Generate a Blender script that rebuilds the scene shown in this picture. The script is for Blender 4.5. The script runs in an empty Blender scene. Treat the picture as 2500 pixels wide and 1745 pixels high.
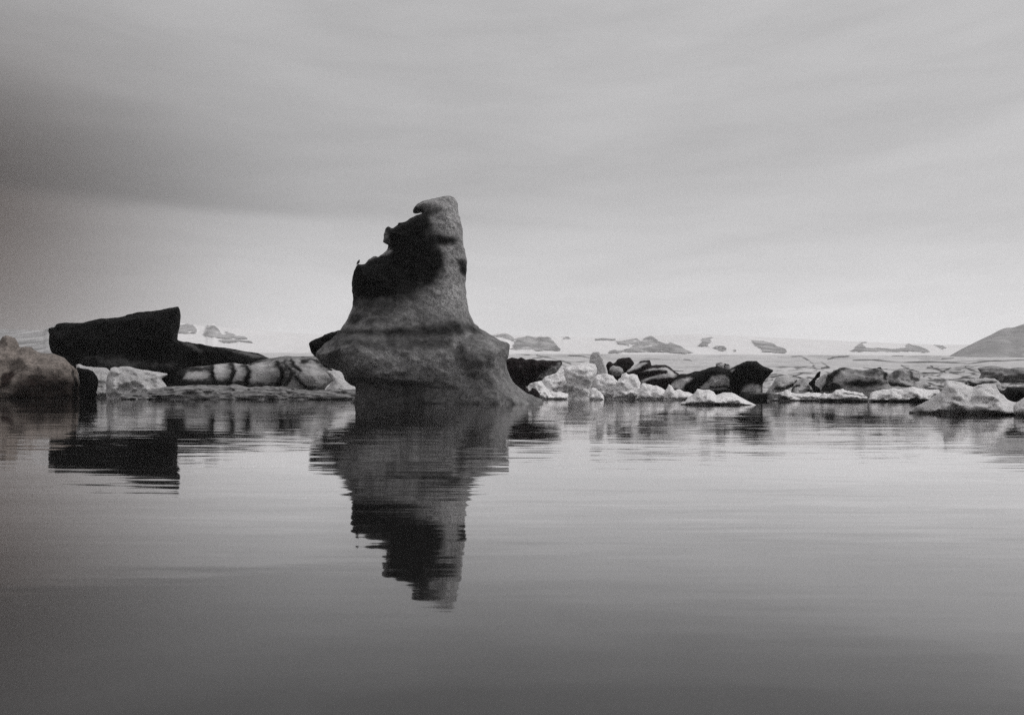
import bpy, math, random
import numpy as np
from mathutils import Matrix, Vector

# ------------------------------------------------------------------ camera, sky, sun, exposure
scene = bpy.context.scene
COL = scene.collection
CAM_H = 1.3
F = 1944.0                     # focal length in photo pixels (photo 2500 x 1745)
HOR = 956.0                    # height of the true horizon in the photo
ROLL = 0.004
cam_d = bpy.data.cameras.new('camera')
cam = bpy.data.objects.new('camera', cam_d)
COL.objects.link(cam)
cam_d.sensor_width = 36.0
cam_d.lens = 36.0 * F / 2500.0
cam_d.shift_y = (HOR - 872.5) / 2500.0
cam_d.clip_start = 0.1
cam_d.clip_end = 60000.0
cam.matrix_world = Matrix.Translation((0, 0, CAM_H)) @ Matrix.Rotation(-ROLL, 4, 'Y') @ Matrix.Rotation(math.radians(90), 4, 'X')
scene.camera = cam

scene.view_settings.view_transform = 'Standard'
scene.view_settings.look = 'None'
scene.view_settings.exposure = 0.0
scene.view_settings.gamma = 1.0
scene.cycles.use_denoising = False
scene.cycles.max_bounces = 6
scene.cycles.volume_bounces = 1
scene.cycles.diffuse_bounces = 3

SUN_EL = math.radians(42)
SUN_AZ = math.radians(84)      # from +Y towards +X (high on the right, a little behind the icebergs)


class NT:
    """tiny node-tree helper"""
    def __init__(self, tree):
        self.t = tree
        tree.nodes.clear()

    def n(self, kind, **kw):
        nd = self.t.nodes.new(kind)
        for k, v in kw.items():
            if k == 'inp':
                for a, b in v.items():
                    if isinstance(b, bpy.types.NodeSocket):
                        self.t.links.new(b, nd.inputs[a])
                    else:
                        nd.inputs[a].default_value = b
            else:
                setattr(nd, k, v)
        return nd

    def m(self, op, a, b=0.0, c=None, clamp=False):
        nd = self.n('ShaderNodeMath', operation=op, use_clamp=clamp)
        for i, v in enumerate((a, b, c)):
            if v is None:
                continue
            if isinstance(v, bpy.types.NodeSocket):
                self.t.links.new(v, nd.inputs[i])
            else:
                nd.inputs[i].default_value = v
        return nd.outputs[0]

    def ss(self, v, a, b, lo=0.0, hi=1.0):
        nd = self.n('ShaderNodeMapRange', interpolation_type='SMOOTHSTEP',
                    inp={'Value': v, 'From Min': a, 'From Max': b, 'To Min': lo, 'To Max': hi})
        return nd.outputs[0]

    def ramp(self, v, stops):
        nd = self.n('ShaderNodeValToRGB', inp={'Fac': v})
        el = nd.color_ramp.elements
        while len(el) > 1:
            el.remove(el[-1])
        el[0].position = stops[0][0]
        el[0].color = (*([stops[0][1]] * 3), 1) if not isinstance(stops[0][1], tuple) else (*stops[0][1], 1)
        for p, c in stops[1:]:
            e = el.new(p)
            e.color = (c, c, c, 1) if not isinstance(c, tuple) else (*c, 1)
        return nd.outputs[0]

    def mix(self, fac, a, b, mode='MIX'):
        nd = self.n('ShaderNodeMix', data_type='RGBA', blend_type=mode)
        for i, v in ((0, fac), (6, a), (7, b)):
            if isinstance(v, bpy.types.NodeSocket):
                self.t.links.new(v, nd.inputs[i])
            else:
                nd.inputs[i].default_value = v if i == 0 else (*v, 1)
        return nd.outputs[2]


world = bpy.data.worlds.new("World")
scene.world = world
world.use_nodes = True
W = NT(world.node_tree)
tc = W.n('ShaderNodeTexCoord')
sep = W.n('ShaderNodeSeparateXYZ', inp={0: tc.outputs['Generated']})
az = W.m('ARCTAN2', sep.outputs[0], sep.outputs[1])
el = W.m('ARCSINE', W.m('MAXIMUM', sep.outputs[2], 0.0))
sky = W.n('ShaderNodeTexSky', sky_type='NISHITA', sun_disc=False, sun_elevation=SUN_EL, sun_rotation=SUN_AZ)
skybw = W.n('ShaderNodeRGBToBW', inp={0: sky.outputs[0]}).outputs[0]
# overcast cloud deck (values are radiance / 0.1 because the background strength is 0.1)
prof = W.ramp(W.m('MULTIPLY', el, 1 / 1.6), [(0.0, 0.70), (0.06 / 1.6, 0.69), (0.12 / 1.6, 0.62), (0.20 / 1.6, 0.51),
                                             (0.26 / 1.6, 0.47), (0.36 / 1.6, 0.465), (0.46 / 1.6, 0.48), (0.7 / 1.6, 0.75), (1.0, 1.3)])
prof = W.n('ShaderNodeRGBToBW', inp={0: prof}).outputs[0]
vec = W.n('ShaderNodeCombineXYZ', inp={0: W.m('ADD', W.m('MULTIPLY', az, 2.2), W.m('MULTIPLY', el, -2.0)), 1: W.m('MULTIPLY', el, 9.0), 2: 3.0}).outputs[0]
n1 = W.n('ShaderNodeTexNoise', inp={'Vector': vec, 'Scale': 1.0, 'Detail': 5.0, 'Roughness': 0.5, 'Distortion': 0.3}).outputs[0]
vec2 = W.n('ShaderNodeCombineXYZ', inp={0: W.m('MULTIPLY', az, 5.0), 1: W.m('MULTIPLY', el, 30.0), 2: 8.0}).outputs[0]
n2 = W.n('ShaderNodeTexNoise', inp={'Vector': vec2, 'Scale': 1.0, 'Detail': 4.0, 'Roughness': 0.55, 'Distortion': 0.4}).outputs[0]
cl = W.m('MULTIPLY', W.ss(n1, 0.3, 0.7, 0.93, 1.06), W.ss(n2, 0.3, 0.7, 0.965, 1.035))
# long dark cloud bank low on the left, with a sharp lower edge
elw = W.m('ADD', el, W.m('MULTIPLY', W.m('SUBTRACT', n1, 0.5), 0.03))
band = W.m('MULTIPLY', W.ss(elw, 0.198, 0.216), W.ss(elw, 0.216, 0.36, 1.0, 0.0))
bandf = W.m('MULTIPLY', band, W.ss(az, -0.50, 0.12, 0.33, 0.0))
cl = W.m('MULTIPLY', cl, W.m('SUBTRACT', 1.0, bandf))
cl = W.m('MULTIPLY', cl, W.ss(az, -0.1, 0.62, 1.0, 1.13))
# heavy brownish gloom far to the left
gx = W.ss(az, -0.645, -0.22, 1.0, 0.0)
gl = W.m('MULTIPLY', W.m('POWER', gx, 1.15), W.ss(el, 0.17, 0.48, 1.0, 0.14))
val = W.m('MULTIPLY', W.m('MULTIPLY', prof, cl), 10.0)
grey = W.n('ShaderNodeCombineColor', inp={0: val, 1: val, 2: val}).outputs[0]
deck = W.mix(1.0, grey, (1.0, 0.992, 1.004), 'MULTIPLY')
gloom = W.mix(1.0, grey, (0.060, 0.025, 0.010), 'MULTIPLY')
deck = W.mix(gl, deck, gloom)
skyg = W.n('ShaderNodeCombineColor', inp={0: skybw, 1: skybw, 2: skybw}).outputs[0]
allsky = W.mix(0.97, skyg, deck)
bg = W.n('ShaderNodeBackground', inp={'Color': allsky, 'Strength': 0.1})
wo = W.n('ShaderNodeOutputWorld')
W.t.links.new(bg.outputs[0], wo.inputs['Surface'])

sun_d = bpy.data.lights.new('sun', 'SUN')
sun_d.energy = 1.5
sun_d.angle = math.radians(14)
sun_d.color = (1.0, 0.985, 0.97)
sun = bpy.data.objects.new('sun', sun_d)
COL.objects.link(sun)
sdir = Vector((math.sin(SUN_AZ) * math.cos(SUN_EL), math.cos(SUN_AZ) * math.cos(SUN_EL), math.sin(SUN_EL)))
sun.rotation_euler = (-sdir).to_track_quat('-Z', 'Y').to_euler()


# ------------------------------------------------------------------ helpers
def rays(px, py):
    """direction (x, y, z) with y component close to 1 for photo pixels"""
    a = (np.asarray(px, float) - 1250.0) / F
    b = (HOR - np.asarray(py, float)) / F
    c, s = math.cos(ROLL), math.sin(ROLL)
    return a * c - b * s, np.ones_like(a + b), b * c + a * s


def yhor(px):
    return HOR + (np.asarray(px, float) - 1250.0) * ROLL


def Z(n, pts):
    ox, oy, s = {1: (700, 440, 700 / 1935), 2: (0, 700, 500 / 2296), 3: (350, 740, 550 / 2296), 4: (1180, 780, 500 / 2296),
                 5: (1580, 800, 500 / 2296), 6: (2000, 760, 500 / 2296), 7: (0, 800, 260 / 2296), 8: (2200, 860, 300 / 2296)}[n]
    return [(ox + x * s, oy + y * s) for x, y in pts]


def tag(o, label=None, cat=None, group=None, kind=None):
    if label: o['label'] = label
    if cat: o['category'] = cat
    if group: o['group'] = group
    if kind: o['kind'] = kind
    return o


def poly_sd(poly, X, Y):
    """signed distance, positive inside"""
    P = np.array(poly, float)
    Q = np.roll(P, -1, axis=0)
    sh = X.shape
    x = X.ravel().astype(np.float64); y = Y.ravel().astype(np.float64)
    best = np.full(x.shape, 1e18)
    ins = np.zeros(x.shape, bool)
    for (ax, ay), (bx, by) in zip(P, Q):
        dx, dy = bx - ax, by - ay
        L = dx * dx + dy * dy + 1e-12
        t = np.clip(((x - ax) * dx + (y - ay) * dy) / L, 0, 1)
        best = np.minimum(best, (x - ax - t * dx) ** 2 + (y - ay - t * dy) ** 2)
        c = (ay > y) != (by > y)
        with np.errstate(divide='ignore', invalid='ignore'):
            xi = dx * (y - ay) / (dy if dy != 0 else 1e-12) + ax
        ins ^= c & (x < xi)
    d = np.sqrt(best)
    return np.where(ins, d, -d).reshape(sh)


def line_d(pts, X, Y):
    sh = X.shape
    x = X.ravel(); y = Y.ravel()
    best = np.full(x.shape, 1e18)
    for (ax, ay), (bx, by) in zip(pts[:-1], pts[1:]):
        dx, dy = bx - ax, by - ay
        t = np.clip(((x - ax) * dx + (y - ay) * dy) / (dx * dx + dy * dy + 1e-12), 0, 1)
        best = np.minimum(best, (x - ax - t * dx) ** 2 + (y - ay - t * dy) ** 2)
    return np.sqrt(best).reshape(sh)


def wmat(n, m):
    t = np.linspace(0, m - 1.001, n)
    i = t.astype(int); f = t - i
    f = f * f * (3 - 2 * f)
    M = np.zeros((n, m), np.float32)
    M[np.arange(n), i] = 1 - f
    M[np.arange(n), np.minimum(i + 1, m - 1)] += f
    return M


def noise_nd(shape, cells, rng):
    g = rng.uniform(-1, 1, [max(2, int(c) + 2) for c in cells]).astype(np.float32)
    for ax, n in enumerate(shape):
        M = wmat(n, g.shape[ax])
        g = np.moveaxis(np.tensordot(M, g, axes=(1, ax)), 0, ax)
    return g


def fbm(shape, size, wl, rng, octs=3, gain=0.5, ridged=False):
    """size = extents (m) of the grid, wl = longest wavelength per axis"""
    out = np.zeros(shape, np.float32)
    a = 1.0
    for k in range(octs):
        n = noise_nd(shape, [s / (w / 2 ** k) for s, w in zip(size, wl)], rng)
        if ridged:
            n = 1 - 2.2 * np.abs(n)
        out += a * n
        a *= gain
    return out


def surface_nets(V, origin, h):
    """V > 0 outside, < 0 inside; returns verts, quads"""
    nx, ny, nz = V.shape
    ins = V < 0
    cnt = np.zeros((nx - 1, ny - 1, nz - 1), np.int8)
    for i in (0, 1):
        for j in (0, 1):
            for k in (0, 1):
                cnt += ins[i:nx - 1 + i, j:ny - 1 + j, k:nz - 1 + k]
    act = (cnt > 0) & (cnt < 8)
    idx = np.argwhere(act)
    vid = np.full(act.shape, -1, np.int64)
    vid[act] = np.arange(len(idx))
    acc = np.zeros((len(idx), 3)); num = np.zeros(len(idx))
    corners = [(0, 0, 0), (1, 0, 0), (0, 1, 0), (1, 1, 0), (0, 0, 1), (1, 0, 1), (0, 1, 1), (1, 1, 1)]
    edges = [(a, b) for a in range(8) for b in range(a + 1, 8) if sum(abs(p - q) for p, q in zip(corners[a], corners[b])) == 1]
    cv = [V[idx[:, 0] + c[0], idx[:, 1] + c[1], idx[:, 2] + c[2]] for c in corners]
    for a, b in edges:
        va, vb = cv[a], cv[b]
        cr = (va < 0) != (vb < 0)
        t = np.where(cr, va / np.where(cr, va - vb, 1), 0)
        p = np.array(corners[a], float)[None] + t[:, None] * (np.array(corners[b], float) - np.array(corners[a], float))[None]
        acc += np.where(cr[:, None], p, 0); num += cr
    verts = (idx + acc / num[:, None]) * h + np.array(origin)
    quads = []
    for ax in range(3):
        u, v = [(1, 2), (2, 0), (0, 1)][ax]
        A = [slice(1, -1)] * 3; A[ax] = slice(0, -1)
        B = [slice(1, -1)] * 3; B[ax] = slice(1, None)
        a = ins[tuple(A)]; b = ins[tuple(B)]
        for pos in (True, False):
            e = np.argwhere((a != b) & (a == pos))
            if not len(e): continue
            c = e.copy()
            off = np.array([1, 1, 1]); off[ax] = 0
            c = c + off
            du = np.zeros(3, int); du[u] = -1
            dv = np.zeros(3, int); dv[v] = -1
            q = np.stack([vid[tuple((c).T)], vid[tuple((c + du).T)], vid[tuple((c + du + dv).T)], vid[tuple((c + dv).T)]], 1)
            quads.append(q if pos else q[:, ::-1])
    return verts, np.concatenate(quads)


def new_mesh(name, verts, faces, mat, attrs=None, smooth=True, loc=(0, 0, 0), rot=0.0, parent=None):
    me = bpy.data.meshes.new(name)
    verts = np.asarray(verts, np.float32); faces = np.asarray(faces, np.int32)
    me.vertices.add(len(verts)); me.vertices.foreach_set('co', verts.ravel())
    k = faces.shape[1]
    me.loops.add(faces.size); me.loops.foreach_set('vertex_index', faces.ravel())
    me.polygons.add(len(faces))
    me.polygons.foreach_set('loop_start', np.arange(0, faces.size, k, dtype=np.int32))
    me.polygons.foreach_set('loop_total', np.full(len(faces), k, np.int32))
    me.update(calc_edges=True)
    me.validate()
    if smooth:
        me.polygons.foreach_set('use_smooth', np.ones(len(me.polygons), bool))
    for an, av in (attrs or {}).items():
        at = me.attributes.new(an, 'FLOAT', 'POINT')
        at.data.foreach_set('value', np.asarray(av, np.float32))
    me.materials.append(mat)
    o = bpy.data.objects.new(name, me)
    o.location = loc; o.rotation_euler = (0, 0, rot)
    if parent: o.parent = parent
    COL.objects.link(o)
    return o


# ------------------------------------------------------------------ materials
def ice_material(name, ice, dirt_shade, scale=1.0, brk=0.5, rough=0.55, bump=0.6, mott=0.25, streak=(1, 1, 1)):
    m = bpy.data.materials.new(name)
    m.use_nodes = True
    T = NT(m.node_tree)
    tc = T.n('ShaderNodeTexCoord')
    mp = T.n('ShaderNodeMapping', inp={'Vector': tc.outputs['Object'], 'Scale': streak}).outputs[0]
    at = T.n('ShaderNodeAttribute', attribute_name='dirt_shade').outputs['Fac']
    na = T.n('ShaderNodeTexNoise', inp={'Vector': mp, 'Scale': 0.9 * scale, 'Detail': 8.0, 'Roughness': 0.62, 'Distortion': 0.5}).outputs[0]
    nb = T.n('ShaderNodeTexNoise', inp={'Vector': mp, 'Scale': 5.5 * scale, 'Detail': 6.0, 'Roughness': 0.7}).outputs[0]
    nc = T.n('ShaderNodeTexNoise', inp={'Vector': mp, 'Scale': 0.28 * scale, 'Detail': 3.0, 'Roughness': 0.5}).outputs[0]
    nd = T.n('ShaderNodeTexNoise', inp={'Vector': mp, 'Scale': 2.3 * scale, 'Detail': 7.0, 'Roughness': 0.72, 'Distortion': 0.3}).outputs[0]
    f = T.m('ADD', at, T.m('MULTIPLY', T.m('SUBTRACT', na, 0.5), brk))
    f = T.m('ADD', f, T.m('MULTIPLY', T.m('SUBTRACT', nd, 0.5), brk * 1.0))
    f = T.m('ADD', f, T.m('MULTIPLY', T.m('SUBTRACT', nb, 0.5), brk * 0.6), clamp=True)
    f = T.ss(f, 0.12, 0.88)
    mo = T.m('MULTIPLY', T.m('MULTIPLY', T.ss(nb, 0.3, 0.7, 1 - mott, 1 + mott), T.ss(nd, 0.36, 0.64, 1 - mott, 1 + mott)), T.ss(nc, 0.3, 0.7, 1 - mott * 0.5, 1 + mott * 0.5))
    moc = T.n('ShaderNodeCombineColor', inp={0: mo, 1: mo, 2: mo}).outputs[0]
    icec = T.mix(1.0, ice, moc, 'MULTIPLY')
    dm = T.ss(nd, 0.35, 0.68, 0.45, 2.3)
    dirt_shade_c = T.mix(1.0, dirt_shade, T.n('ShaderNodeCombineColor', inp={0: dm, 1: dm, 2: dm}).outputs[0], 'MULTIPLY')
    col = T.mix(f, icec, dirt_shade_c)
    h = T.m('ADD', T.m('ADD', T.m('MULTIPLY', na, 1.0), T.m('MULTIPLY', nd, 0.8)), T.m('MULTIPLY', nb, 0.3))
    bp = T.n('ShaderNodeBump', inp={'Height': h, 'Strength': bump, 'Distance': 0.5 / scale})
    spec = T.ss(f, 0.0, 0.7, 0.30, 0.06)
    bs = T.n('ShaderNodeBsdfPrincipled', inp={'Base Color': col, 'Roughness': rough, 'Normal': bp.outputs[0], 'IOR': 1.31,
                                               'Specular IOR Level': spec})
    out = T.n('ShaderNodeOutputMaterial')
    T.t.links.new(bs.outputs[0], out.inputs[0])
    return m


def g(v, w=(1.0, 0.985, 0.99)):
    return tuple(v * c for c in w)


M_main = ice_material('dirty_glacier_ice', g(0.25), g(0.0060), scale=1.0, brk=0.60, mott=0.42, bump=0.8)
M_black = ice_material('ash_covered_ice', g(0.16), g(0.0035), scale=0.6, brk=0.6, rough=0.6, bump=1.0)
M_rib = ice_material('banded_ice', g(0.38), g(0.010), scale=0.9, brk=0.95, rough=0.4, streak=(1, 1, 2.2))
M_mixed = ice_material('ash_and_clear_ice', g(0.50), g(0.0040), scale=0.9, brk=0.6, mott=0.25, rough=0.5, bump=1.0)
M_white = ice_material('weathered_white_ice', g(0.88), g(0.07), scale=0.9, brk=0.4, mott=0.12, bump=1.0, rough=0.42)
M_pale = ice_material('pale_grey_ice', g(0.55), g(0.03), scale=0.9, brk=0.55, mott=0.18, bump=1.0, rough=0.42)
M_gloom = ice_material('brown_shaded_ice', (0.165, 0.142, 0.128), (0.016, 0.011, 0.010), scale=0.9, brk=0.5, mott=0.3)  # pale ice with the brown gloom of the left edge painted into its colour
M_rubble = ice_material('ash_stained_brash', g(0.30), g(0.02), scale=1.6, brk=1.2, mott=0.4, bump=0.8, streak=(0.5, 1, 1.6))
M_maroon = ice_material('dark_banded_ice', g(0.50), g(0.010, (1.1, 0.85, 0.9)), scale=1.0, brk=0.75, streak=(1, 1, 1.6))


# ------------------------------------------------------------------ iceberg builder
def berg(label, outline, D, T, R=None, p=2.5, mat=None, paints=(), seams=(), bumps=(), Tfun=None, amp=0.25, wl=3.5,
         ridge=0.0, base=0.0, seed=1, hk=1.1, side=0, yback=1.0, group=None, edge=1.5, cat='iceberg', name='iceberg', below=1.2, scal=0.0, sw=1.6, flat=1.0, fac=0, fsl=0.5, dome=0.0, warp=1.3, box=None):
    rng = np.random.default_rng(seed)
    P = np.array(outline, float)
    cx = 0.5 * (P[:, 0].min() + P[:, 0].max())
    rx, ry, rz = rays(cx, HOR)
    hv = np.array([float(rx), 1.0]); hv /= np.linalg.norm(hv)
    rv = np.array([hv[1], -hv[0]])

    def to_local(px, py):
        x, y, z = rays(px, py)
        t = D / (x * hv[0] + y * hv[1])
        return t * (x * rv[0] + y * rv[1]), CAM_H + t * z

    lx, lz = to_local(P[:, 0], P[:, 1])
    lz = lz.copy()
    poly = list(zip(lx, lz))
    h = D / F * 2.44 * hk
    R = R or T
    pad = 3 * h
    x0, x1 = lx.min() - pad, lx.max() + pad
    z0, z1 = max(lz.min() - pad, -below), lz.max() + pad
    bmax = max([b[4] for b in bumps] + [0])
    Tm = T * (1.0 if Tfun is None else 1.6) * (1.5 if dome else 1.0) + bmax
    xs = np.arange(x0, x1, h); zs = np.arange(z0, z1, h); ys = np.arange(-Tm - pad, Tm * yback + pad, h)
    nx, ny, nz = len(xs), len(ys), len(zs)
    XX, ZZ = np.meshgrid(xs, zs, indexing='ij')
    size = (xs[-1] - xs[0], ys[-1] - ys[0], zs[-1] - zs[0])
    ew = edge * D / F
    wx = fbm((nx, nz), (size[0], size[2]), (wl * 0.5, wl * 0.5), rng, 3) * ew
    wz = fbm((nx, nz), (size[0], size[2]), (wl * 0.5, wl * 0.5), rng, 3) * ew
    d = poly_sd(poly, XX + wx, ZZ + wz)
    # photo pixel coordinates of the section plane, for features that sit at a place on the berg
    s = D / F
    cxl = float(rx)
    PX, PY = px_of(XX, ZZ, D, hv, rv)
    TT = np.full_like(XX, T)
    if Tfun is not None:
        TT = Tfun(PX, PY) * np.ones_like(XX)
    for (bx, by, brx, bry, am) in bumps:
        TT = TT + am * np.exp(-((PX - bx) / brx) ** 2 - ((PY - by) / bry) ** 2)
    for (pts, w, groove, dv) in seams:
        dl = line_d(pts, PX, PY)
        TT = TT - groove * np.exp(-(dl / w) ** 2)
    if dome:
        ins2 = (d > 0) & (ZZ > 0)
        ztop = np.where(ins2, ZZ, 0.05).max(1, keepdims=True)
        k = np.ones(5) / 5
        hr = np.clip(ZZ / np.maximum(ztop, 0.3), 0, 1)
        lump = fbm(XX.shape, (size[0], size[2]), (max(1.2, wl * 0.8), max(1.0, wl * 0.55)), rng, 4, 0.6)
        prof = np.interp(hr, [0, 0.07, 0.15, 0.28, 0.6, 0.85, 1.0], [0.52, 0.52, 1.02, 1.08, 0.80, 0.48, 0.25])
        TT = TT * (1 + dome * (prof - 1)) * (1 + 0.30 * lump)
    TT = np.maximum(TT, 2 * h)
    u = np.clip(1 - d / R, 0, 3)
    sc = np.minimum(R, TT)
    Y = np.abs(ys)[None, :, None]
    V = (u[:, None, :] ** p + (Y / TT[:, None, :]) ** p) ** (1.0 / p) - 1.0
    V = (V * sc[:, None, :]).astype(np.float32)
    V += amp * fbm((nx, ny, nz), size, (wl, wl, wl * flat), rng, 5, 0.56)
    if ridge:
        V += ridge * (1 - fbm((nx, ny, nz), size, (wl * 0.7, wl * 0.7, wl * 0.5 * flat), rng, 3, 0.5, ridged=True))
        V -= ridge * 0.6
    if fac:
        yf = np.full(XX.shape, -1e9)
        for k in range(fac):
            sx = rng.uniform(xs[0] + 0.1 * size[0], xs[-1] - 0.1 * size[0]); sz = rng.uniform(max(0, zs[0]), zs[-1])
            a = rng.uniform(-fsl, fsl) * 2.4 * T / size[0]; b = rng.uniform(-0.5, 1.2) * fsl * 1.5 * T / max(size[2] - below, 1.0)
            yf = np.maximum(yf, -T * rng.uniform(0.80, 1.02) + a * (XX - sx) + b * (ZZ - sz))
        yf = np.minimum(yf, -0.25 * T)
        V = np.maximum(V, 0.85 * (yf[:, None, :] - ys[None, :, None]).astype(np.float32))
    if scal:
        band = np.argwhere(np.abs(V) < scal * 2.2 + 2 * h)
        pts3 = band * h
        nc = [max(2, int(math.ceil(v / sw)) + 1) for v in size]
        cell = np.floor(pts3 / sw).astype(int)
        jit = rng.uniform(0, 1, (nc[0] + 3, nc[1] + 3, nc[2] + 3, 3)) * sw
        best = np.full(len(band), 1e9)
        for a in (-1, 0, 1):
            for b in (-1, 0, 1):
                for c in (-1, 0, 1):
                    cc = cell + (a, b, c)
                    q = jit[cc[:, 0] + 1, cc[:, 1] + 1, cc[:, 2] + 1] + cc * sw
                    best = np.minimum(best, ((pts3 - q) ** 2 * (1, 1, 1.6)).sum(1))
        V[band[:, 0], band[:, 1], band[:, 2]] += (scal * (0.75 - np.sqrt(best) / sw) * 1.6).astype(np.float32)
    # keep the outline where the photograph has it: nothing grows outside the section
    V = np.maximum(V, (-(d + 0.6 * h)[:, None, :] ).astype(np.float32) * 0.9)
    V[0] = V[-1] = 1; V[:, 0] = V[:, -1] = 1; V[:, :, -1] = 1; V[:, :, 0] = 1
    v, q = surface_nets(V, (xs[0], ys[0], zs[0]), h)
    vx, vy = px_of(v[:, 0], v[:, 2], D, hv, rv)
    dirt_shade = np.full(len(v), base, float)  # one mask for ash, dirt and painted shade
    ph = seed * 1.7
    vx, vy = (vx + warp * (np.sin(vy * 0.19 + ph) + 0.7 * np.sin(vy * 0.47 + vx * 0.16 + ph) + 0.4 * np.sin(vy * 1.1 - vx * 0.5)),
              vy + 0.7 * warp * (np.sin(vx * 0.15 + ph) + 0.7 * np.sin(vx * 0.39 + vy * 0.21) + 0.4 * np.sin(vx * 0.9 + vy * 0.6)))
    for (pl, val, soft) in paints:
        sd = poly_sd(pl, vx, vy)
        f = np.clip(0.5 + sd / (2 * soft), 0, 1); f = f * f * (3 - 2 * f)
        dirt_shade = dirt_shade * (1 - f) + val * f
    for (pts, w, groove, dv) in seams:
        if dv:
            dl = line_d(pts, vx, vy)
            f = np.exp(-(dl / w) ** 2)
            if side:  # one-sided fade paints the shaded flank of each rib
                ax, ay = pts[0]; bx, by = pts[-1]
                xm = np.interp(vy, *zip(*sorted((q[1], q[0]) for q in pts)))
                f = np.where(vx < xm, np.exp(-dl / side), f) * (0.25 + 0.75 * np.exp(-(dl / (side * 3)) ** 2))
            dirt_shade = dirt_shade * (1 - f) + dv * f
    o = new_mesh(name, v, q, mat, {'dirt_shade': dirt_shade})
    ang = math.atan2(rv[1], rv[0])
    o.location = (hv[0] * D, hv[1] * D, 0)
    o.rotation_euler = (0, 0, ang)
    tag(o, label, cat, group)
    return o


def px_of(X, Zc, D, hv, rv):
    wx = hv[0] * D + rv[0] * X; wy = hv[1] * D + rv[1] * X; wz = Zc - CAM_H
    c, s = math.cos(ROLL), math.sin(ROLL)
    a = wx / wy; b = wz / wy
    # inverse of rays()
    A = a * c + b * s; B = b * c - a * s
    return 1250 + A * F, HOR - B * F


# ------------------------------------------------------------------ water
def build_water():
    m = bpy.data.materials.new('lagoon_water')
    m.use_nodes = True
    T = NT(m.node_tree)
    tc = T.n('ShaderNodeTexCoord')
    geo = T.n('ShaderNodeNewGeometry')
    nrm = geo.outputs['Normal']
    tot = None
    for (sx, sy, det, a, w) in ((0.45, 3.0, 3.0, 0.034, 1.0), (0.10, 0.8, 2.0, 0.026, 2.0), (1.0, 8.0, 2.0, 0.038, 5.0)):
        mp = T.n('ShaderNodeMapping', inp={'Vector': tc.outputs['Object'], 'Scale': (sx, sy, 1), 'Location': (w, w * 3, 0)}).outputs[0]
        no = T.n('ShaderNodeTexNoise', inp={'Vector': mp, 'Scale': 1.0, 'Detail': det, 'Roughness': 0.5}).outputs['Color']
        v = T.n('ShaderNodeVectorMath', operation='SUBTRACT', inp={0: no, 1: (0.5, 0.5, 0.5)}).outputs[0]
        v = T.n('ShaderNodeVectorMath', operation='MULTIPLY', inp={0: v, 1: (a * 0.35, a, 0.0)}).outputs[0]
        tot = v if tot is None else T.n('ShaderNodeVectorMath', operation='ADD', inp={0: tot, 1: v}).outputs[0]
    # calm and ruffled patches
    mp = T.n('ShaderNodeMapping', inp={'Vector': tc.outputs['Object'], 'Scale': (0.02, 0.09, 1)}).outputs[0]
    pt = T.n('ShaderNodeTexNoise', inp={'Vector': mp, 'Scale': 1.0, 'Detail': 3.0}).outputs[0]
    amp = T.ss(pt, 0.38, 0.62, 0.45, 1.40)
    tot = T.n('ShaderNodeVectorMath', operation='SCALE', inp={0: tot, 'Scale': amp}).outputs[0]
    nn = T.n('ShaderNodeVectorMath', operation='ADD', inp={0: nrm, 1: tot}).outputs[0]
    nn = T.n('ShaderNodeVectorMath', operation='NORMALIZE', inp={0: nn}).outputs[0]
    fr = T.n('ShaderNodeFresnel', inp={'IOR': 1.34, 'Normal': nn}).outputs[0]
    fr = T.ramp(fr, [(0.0, 0.0), (0.02, 0.03), (0.13, 0.19), (0.19, 0.355), (0.27, 0.53), (0.42, 0.72), (0.63, 0.87), (0.8, 0.86), (1.0, 0.90)])
    df = T.n('ShaderNodeBsdfDiffuse', inp={'Color': (0.012, 0.0117, 0.0117, 1)})
    gs = T.n('ShaderNodeBsdfGlossy', inp={'Color': (0.97, 0.965, 0.965, 1), 'Roughness': 0.03, 'Normal': nn})
    bs = T.n('ShaderNodeMixShader', inp={0: fr, 1: df.outputs[0], 2: gs.outputs[0]})
    out = T.n('ShaderNodeOutputMaterial')
    T.t.links.new(bs.outputs[0], out.inputs[0])
    S = 5200.0
    o = new_mesh('water', [(-S, -S * 0.5, 0), (S, -S * 0.5, 0), (S, S, 0), (-S, S, 0)], [(0, 1, 2, 3)], m, smooth=False)
    tag(o, kind='structure')


build_water()


# ------------------------------------------------------------------ glacier, ice cap, hill
def terrain_mat(name, ice, dirt_shade, scale, brk, mott=0.2, streak=(1, 1, 1)):
    return ice_material(name, ice, dirt_shade, scale=scale, brk=brk, mott=mott, bump=0.12, rough=0.8, streak=streak)


cols = np.concatenate([np.arange(-700, -40, 30), np.arange(-40, 2540, 3.0), np.arange(2540, 3300, 30)])


def grid_faces(nr, nc):
    i, j = np.meshgrid(np.arange(nr - 1), np.arange(nc - 1), indexing='ij')
    a = (i * nc + j).ravel()
    return np.stack([a, a + 1, a + nc + 1, a + nc], 1)


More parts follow.
